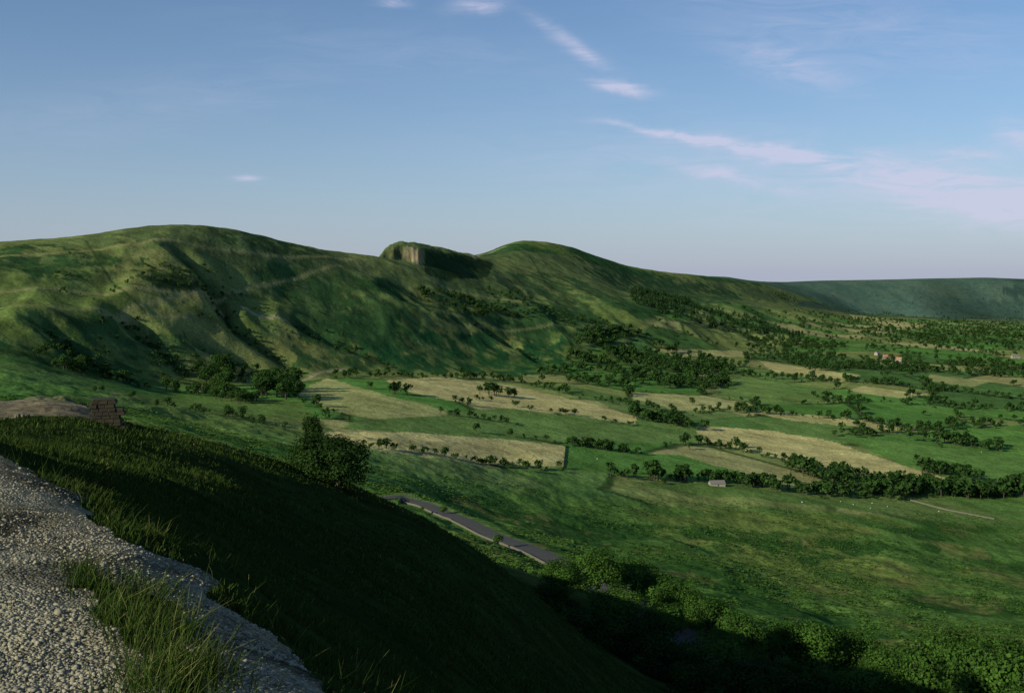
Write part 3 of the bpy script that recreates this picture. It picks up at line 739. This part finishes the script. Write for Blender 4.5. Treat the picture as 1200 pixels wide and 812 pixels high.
# ------------------------------------------------------------------ gravel stones
bm=bmesh.new(); bmesh.ops.create_icosphere(bm,subdivisions=1,radius=1.0); bm.verts.ensure_lookup_table()
IV=np.array([v.co[:] for v in bm.verts]); IF=np.array([[v.index for v in f.verts] for f in bm.faces]); bm.free()
n=60000; pxs=rng.uniform(-200,620,n); dd=np.exp(rng.uniform(math.log(3.4),math.log(14),n)); x=(pxs-600)/FOC*dd;y=dd
ok=is_gravel(x,y)&(fbm(x,y,0.7,3,2)+0.7*rng.random(n)>0.22); x=x[ok];y=y[ok];n=len(x)
z=H(x,y); s=0.0035+0.012*rng.random(n)**3.5
s=np.where(rng.random(n)<0.003,s*2.0,s)
rotA=rng.random(n)*6.28; sc=s[:,None]*rng.uniform(0.6,1.4,(n,3))*[1,1,0.6]
VV=IV[None]*(1+0.35*(rng.random((n,len(IV),1))-0.5)); VV=VV*sc[:,None,:]
ca=np.cos(rotA)[:,None];sa=np.sin(rotA)[:,None]
VV=np.stack([VV[...,0]*ca-VV[...,1]*sa+x[:,None],VV[...,0]*sa+VV[...,1]*ca+y[:,None],VV[...,2]+z[:,None]+s[:,None]*0.15],-1)
FFx=(IF[None]+(np.arange(n)*len(IV))[:,None,None]).reshape(-1,3)
make_mesh('gravel_stones',VV.reshape(-1,3),FFx,[M_PEB]); print('stones',n)

# ------------------------------------------------------------------ stone wall stub and earth mound by the layby
def block(bm,cx,cy,cz,sx,sy,sz,rot,jit=0.04):
    r=bmesh.ops.create_cube(bm,size=1.0); vs=r['verts']
    for v in vs:
        v.co=Vector((v.co.x*sx*(1+rng.uniform(-jit,jit)*2),v.co.y*sy*(1+rng.uniform(-jit,jit)*2),v.co.z*sz*(1+rng.uniform(-jit,jit))))
    bmesh.ops.rotate(bm,verts=vs,cent=(0,0,0),matrix=Matrix.Rotation(rot,3,'Z')); bmesh.ops.translate(bm,verts=vs,vec=(cx,cy,cz))
    ed=list({e for v in vs for e in v.link_edges}); bmesh.ops.bevel(bm,geom=ed,offset=min(sx,sy,sz)*0.12,segments=1,affect='EDGES')
def bm_obj(bm,name,mats):
    me=bpy.data.meshes.new(name); bm.to_mesh(me); bm.free()
    for m in mats: me.materials.append(m)
    ob=bpy.data.objects.new(name,me); scene.collection.objects.link(ob); return ob
M_DSTONE=mat_simple('shaded_gritstone',(0.042,0.038,0.026),0.95,0.4,4,0.5)  # stone colour darkened to stand for the stub's shaded side
gx,gy=(124-600)/FOC*56,56.0; gz=Hs(gx,gy)
bm=bmesh.new(); zc=-0.30
for c in range(8):
    hh=rng.uniform(0.16,0.21); xx=-0.80+0.12*(c%2)
    wmax=0.72 if c<6 else 0.35
    while xx<wmax:
        w=rng.uniform(0.28,0.5)
        for yy in (-0.2,0.2): block(bm,xx+w/2,yy+rng.uniform(-.03,.03),zc+hh/2,w*0.97,0.38,hh*0.97,rng.uniform(-.05,.05))
        xx+=w
    zc+=hh
block(bm,-0.1,0,zc+0.05,1.1,0.75,0.11,0.03)
ob=bm_obj(bm,'stone_wall',[M_DSTONE]); ob.location=(gx,gy,gz); ob.rotation_euler=(0,0,0.25)
bm=bmesh.new()
for k in range(5): block(bm,rng.uniform(-.5,.5),rng.uniform(-.3,.3),0.05,rng.uniform(.3,.6),rng.uniform(.25,.45),rng.uniform(.15,.3),rng.uniform(0,3))
q=((27-600)/FOC*56,56.0); ob=bm_obj(bm,'boulders',[M_STONE]); ob.location=(q[0],q[1],Hs(*q))
q=((62-600)/FOC*80,80.0); g=np.linspace(-1,1,61); gx_,gy_=np.meshgrid(g,g,indexing='ij'); rr=np.hypot(gx_,gy_)
mx=q[0]+gx_.ravel()*2.4; my=q[1]+gy_.ravel()*1.4
mh=0.32*np.clip(1-rr.ravel()**2,-0.2,1)*(1+1.2*fbm(mx,my,0.9,4,2))
gi=np.arange(61*61).reshape(61,61); Fq=np.stack([gi[:-1,:-1],gi[1:,:-1],gi[1:,1:],gi[:-1,1:]],-1).reshape(-1,4)
M_SOIL=mat_simple('bare_earth',(0.10,0.105,0.05),1,0.4,3)
make_mesh('earth_mound',np.stack([mx,my,H(mx,my)+mh-0.05],1),Fq,[M_SOIL])

# ------------------------------------------------------------------ houses
def boxm(name,sx,sy,z0,z1,mat,parent,cx=0,cy=0):
    bm=bmesh.new(); r=bmesh.ops.create_cube(bm,size=1.0)
    for v in bm.verts: v.co=Vector((v.co.x*sx+cx,v.co.y*sy+cy,z0+(v.co.z+0.5)*(z1-z0)))
    ob=bm_obj(bm,name,[mat]); ob.parent=parent; return ob
def house(name,x,y,L_,W_,hw,hr,roof,rot,windows=True):
    e=bpy.data.objects.new(name,None); scene.collection.objects.link(e); e.location=(x,y,Hs(x,y)); e.rotation_euler=(0,0,rot)
    bm=bmesh.new()
    pts=[(-L_/2,-W_/2),(L_/2,-W_/2),(L_/2,W_/2),(-L_/2,W_/2)]
    lo=[bm.verts.new((a,b,-1.5)) for a,b in pts]; hi=[bm.verts.new((a,b,hw)) for a,b in pts]
    g0=bm.verts.new((-L_/2,0,hw+hr)); g1=bm.verts.new((L_/2,0,hw+hr))
    bm.faces.new([lo[0],lo[1],hi[1],hi[0]]); bm.faces.new([lo[2],lo[3],hi[3],hi[2]])
    bm.faces.new([lo[1],lo[2],hi[2],g1,hi[1]]); bm.faces.new([lo[3],lo[0],hi[0],g0,hi[3]])
    w=bm_obj(bm,'walls',[M_WALL]); w.parent=e
    bm=bmesh.new(); o=0.35
    for s in (-1,1):
        a=[(-L_/2-o,s*(W_/2+o),hw-o*hr/(W_/2)),(L_/2+o,s*(W_/2+o),hw-o*hr/(W_/2)),(L_/2+o,0,hw+hr),(-L_/2-o,0,hw+hr)]
        lo_=[bm.verts.new((p[0],p[1],p[2]+0.02)) for p in a]; up=[bm.verts.new((p[0],p[1],p[2]+0.2)) for p in a]
        bm.faces.new(up); bm.faces.new(lo_[::-1])
        for k in range(4): bm.faces.new([lo_[k],lo_[(k+1)%4],up[(k+1)%4],up[k]])
    r_=bm_obj(bm,'roof',[roof]); r_.parent=e
    if windows:
        boxm('chimney',0.9,0.7,hw+hr-0.5,hw+hr+1.3,M_WALL,e,-L_/2+0.8,0)
        k=0
        for wx in np.linspace(-L_/2+1.5,L_/2-1.5,4):
            for wz in (1.0,3.6):
                if wz+1.2>hw: continue
                boxm('window_%d'%k,1.0,0.06,wz,wz+1.2,M_GLASS,e,wx,-W_/2-0.03); k+=1
    boxm('door',1.0,0.08,0,2.1,M_DOOR,e,0.2,-W_/2-0.04)
for (bx,by,L_,W_,hw,hr,rf,nm,rot) in [(840,570,13,7,2.2,2.4,M_SLATE,'stone_barn',0.15),(236,459,9,6,4.8,2.6,M_TILE,'farmhouse',0.3),
    (1040,421,20,9,6,4,M_TILE,'farmhouse',0.2),(1052,423,16,8,5,3.6,M_TILE,'farmhouse',-0.5),(1028,417,14,8,5,3.5,M_SLATE,'stone_barn',0.8),(1190,420,18,8,5,4,M_SLATE,'farmhouse',0.1)]:
    q=sight(bx,by,140); house(nm,q[0],q[1],L_,W_,hw,hr,rf,rot,nm=='farmhouse')
# ------------------------------------------------------------------ sheep
def sheep_mesh():
    V=[];Fq=[];Mi=[];off=0
    def ell(c,s,m):
        nonlocal off
        v=IV*np.array(s)+np.array(c); V.append(v);Fq.append(IF+off);Mi.append(np.full(len(IF),m));off+=len(v)
    ell((0,0,0.62),(0.52,0.24,0.27),0); ell((0.35,0,0.66),(0.25,0.2,0.22),0); ell((0.56,0,0.80),(0.13,0.10,0.14),0)
    ell((0.70,0,0.80),(0.14,0.07,0.08),1); ell((0.62,0.1,0.86),(0.03,0.07,0.02),1); ell((0.62,-0.1,0.86),(0.03,0.07,0.02),1)
    for a,b in ((0.32,0.12),(0.32,-0.12),(-0.34,0.12),(-0.34,-0.12)): ell((a,b,0.38),(0.06,0.05,0.16),0); ell((a+0.01,b,0.15),(0.03,0.03,0.18),1)
    return make_mesh('sheep',np.vstack(V),np.vstack(Fq),[M_WOOL,M_FACE],np.concatenate(Mi),coll=False)
SM=sheep_mesh()
for (bx,by) in [(1000,592),(1022,590),(1040,594),(985,588),(940,590),(700,540),(760,548),(1150,530),(1100,600),(1020,597)]:
    q=sight(bx,by,140); ob=bpy.data.objects.new('sheep',SM); scene.collection.objects.link(ob); ob.location=(q[0],q[1],Hs(*q)); ob.rotation_euler=(0,0,rng.uniform(0,6.28)); ob.scale=(1.2,1.2,1.2)

# ------------------------------------------------------------------ light, sky
S=Vector((-0.77,-0.64,0)).normalized(); EL=math.radians(23)
S=Vector((S.x*math.cos(EL),S.y*math.cos(EL),math.sin(EL)))
sun=bpy.data.lights.new('sun','SUN'); sun.energy=5.0; sun.angle=math.radians(0.5); sun.color=(1.0,0.93,0.70)
so=bpy.data.objects.new('sun',sun); scene.collection.objects.link(so); so.rotation_euler=S.to_track_quat('Z','Y').to_euler()
w=bpy.data.worlds.new('World'); scene.world=w; w.use_nodes=True; nt=w.node_tree; N=nt.nodes; L=nt.links; N.clear()
out=N.new('ShaderNodeOutputWorld'); bg=N.new('ShaderNodeBackground'); bg.inputs[1].default_value=0.088; L.new(bg.outputs[0],out.inputs[0])
sky=N.new('ShaderNodeTexSky'); sky.sky_type='NISHITA'; sky.sun_disc=False; sky.sun_elevation=EL; sky.sun_rotation=math.atan2(S.x,S.y)
sky.altitude=400; sky.air_density=1.0; sky.dust_density=0.4; sky.ozone_density=2.0
tc=N.new('ShaderNodeTexCoord'); sp=N.new('ShaderNodeSeparateXYZ'); L.new(tc.outputs['Generated'],sp.inputs[0])
def M(op,a,b=None,c=None,clamp=False):
    n_=N.new('ShaderNodeMath'); n_.operation=op; n_.use_clamp=clamp
    for k_,v_ in enumerate((a,b,c)):
        if v_ is None: continue
        if isinstance(v_,(int,float)): n_.inputs[k_].default_value=v_
        else: L.new(v_,n_.inputs[k_])
    return n_.outputs[0]
yy=M('MAXIMUM',sp.outputs[1],0.05)
U=M('MULTIPLY',M('DIVIDE',sp.outputs[0],yy),FOC); Vv=M('MULTIPLY',M('DIVIDE',sp.outputs[2],yy),FOC)
cb=N.new('ShaderNodeCombineXYZ'); L.new(U,cb.inputs[0]); L.new(Vv,cb.inputs[1])
mp=N.new('ShaderNodeMapping'); mp.inputs['Rotation'].default_value=(0,0,math.radians(12)); mp.inputs['Scale'].default_value=(0.008,0.045,1); L.new(cb.outputs[0],mp.inputs[0])
nz1=N.new('ShaderNodeTexNoise'); nz1.inputs['Scale'].default_value=1.0; nz1.inputs['Detail'].default_value=9; nz1.inputs['Roughness'].default_value=0.68; nz1.inputs['Distortion'].default_value=1.0; L.new(mp.outputs[0],nz1.inputs['Vector'])
nz2=N.new('ShaderNodeTexNoise'); nz2.inputs['Scale'].default_value=0.022; nz2.inputs['Detail'].default_value=6; L.new(cb.outputs[0],nz2.inputs['Vector'])
warp=M('MULTIPLY',M('SUBTRACT',nz2.outputs['Fac'],0.5),20.0)
acc=None
for (cx,cy,ang,Lc,Wc,st,soft) in [(765,154,-10,55,4,1.5,0),(850,170,-9,70,6,1.5,0),(940,188,-9,75,11,1.4,0),(1080,216,-12,120,26,1.4,0),(1190,240,-8,90,30,1.2,0),
      (650,38,-32,32,7,0.9,0),(688,66,-25,26,7,1.1,0),(728,102,-10,32,6,1.5,0),(1135,182,-6,40,9,1.0,0),(290,209,0,14,3.2,1.4,1),(560,6,5,28,8,1.2,0),
      (460,3,0,18,6,1.0,0),(930,80,-18,75,20,0.65,0),(1195,160,-10,30,16,1.0,0),(850,205,-12,70,8,0.8,0),(1000,30,-10,220,45,0.38,0),(950,215,-6,350,50,0.40,0),(200,120,10,260,35,0.18,0),(500,60,-8,250,30,0.14,0)]:
    a=math.radians(ang); du=M('SUBTRACT',U,float(cx-600)); dv=M('SUBTRACT',Vv,float(HOR-cy))
    dv=M('ADD',dv,warp) if not soft else dv
    A=M('DIVIDE',M('ADD',M('MULTIPLY',du,math.cos(a)),M('MULTIPLY',dv,math.sin(a))),Lc)
    B=M('DIVIDE',M('ADD',M('MULTIPLY',du,-math.sin(a)),M('MULTIPLY',dv,math.cos(a))),Wc)
    g=M('POWER',2.71828,M('MULTIPLY',M('ADD',M('MULTIPLY',A,A),M('MULTIPLY',B,B)),-1.0)); g=M('MULTIPLY',g,st)
    acc=g if acc is None else M('ADD',acc,g)
mr=N.new('ShaderNodeMapRange'); mr.inputs[1].default_value=0.36; mr.inputs[2].default_value=0.66; mr.inputs[3].default_value=0.10; mr.inputs[4].default_value=1.0; L.new(nz1.outputs['Fac'],mr.inputs[0])
fac=M('MULTIPLY',acc,mr.outputs[0],clamp=True); fac=M('MULTIPLY',fac,M('GREATER_THAN',sp.outputs[1],0.06)); fac=M('MULTIPLY',fac,0.75)
tint=N.new('ShaderNodeMix'); tint.data_type='RGBA'; tint.blend_type='MULTIPLY'; tint.inputs[0].default_value=1.0
L.new(sky.outputs[0],tint.inputs[6]); tint.inputs[7].default_value=(0.84,1.03,1.20,1)
# pale lavender haze layer low on the horizon
hz=M('MULTIPLY',M('POWER',2.71828,M('MULTIPLY',M('ABSOLUTE',sp.outputs[2]),-10.0)),0.90)
mh_=N.new('ShaderNodeMix'); mh_.data_type='RGBA'; L.new(hz,mh_.inputs[0]); L.new(tint.outputs[2],mh_.inputs[6]); mh_.inputs[7].default_value=(4.4,4.8,6.3,1)
mc=N.new('ShaderNodeMix'); mc.data_type='RGBA'; L.new(fac,mc.inputs[0]); L.new(mh_.outputs[2],mc.inputs[6]); mc.inputs[7].default_value=(7.0,7.0,9.0,1)
L.new(mc.outputs[2],bg.inputs[0])
# ------------------------------------------------------------------ camera
cam=bpy.data.cameras.new('camera'); co=bpy.data.objects.new('camera',cam); scene.collection.objects.link(co); scene.camera=co
cam.sensor_fit='HORIZONTAL'; cam.sensor_width=36; cam.lens=36*FOC/1200; cam.shift_y=-(406-HOR)/1200; cam.clip_start=0.1; cam.clip_end=40000
co.location=(0,0,0); co.rotation_euler=(math.pi/2,0,0)
scene.view_settings.view_transform='Standard'; scene.view_settings.look='None'; scene.view_settings.exposure=0; scene.view_settings.gamma=1
print('total',time.time()-T0)
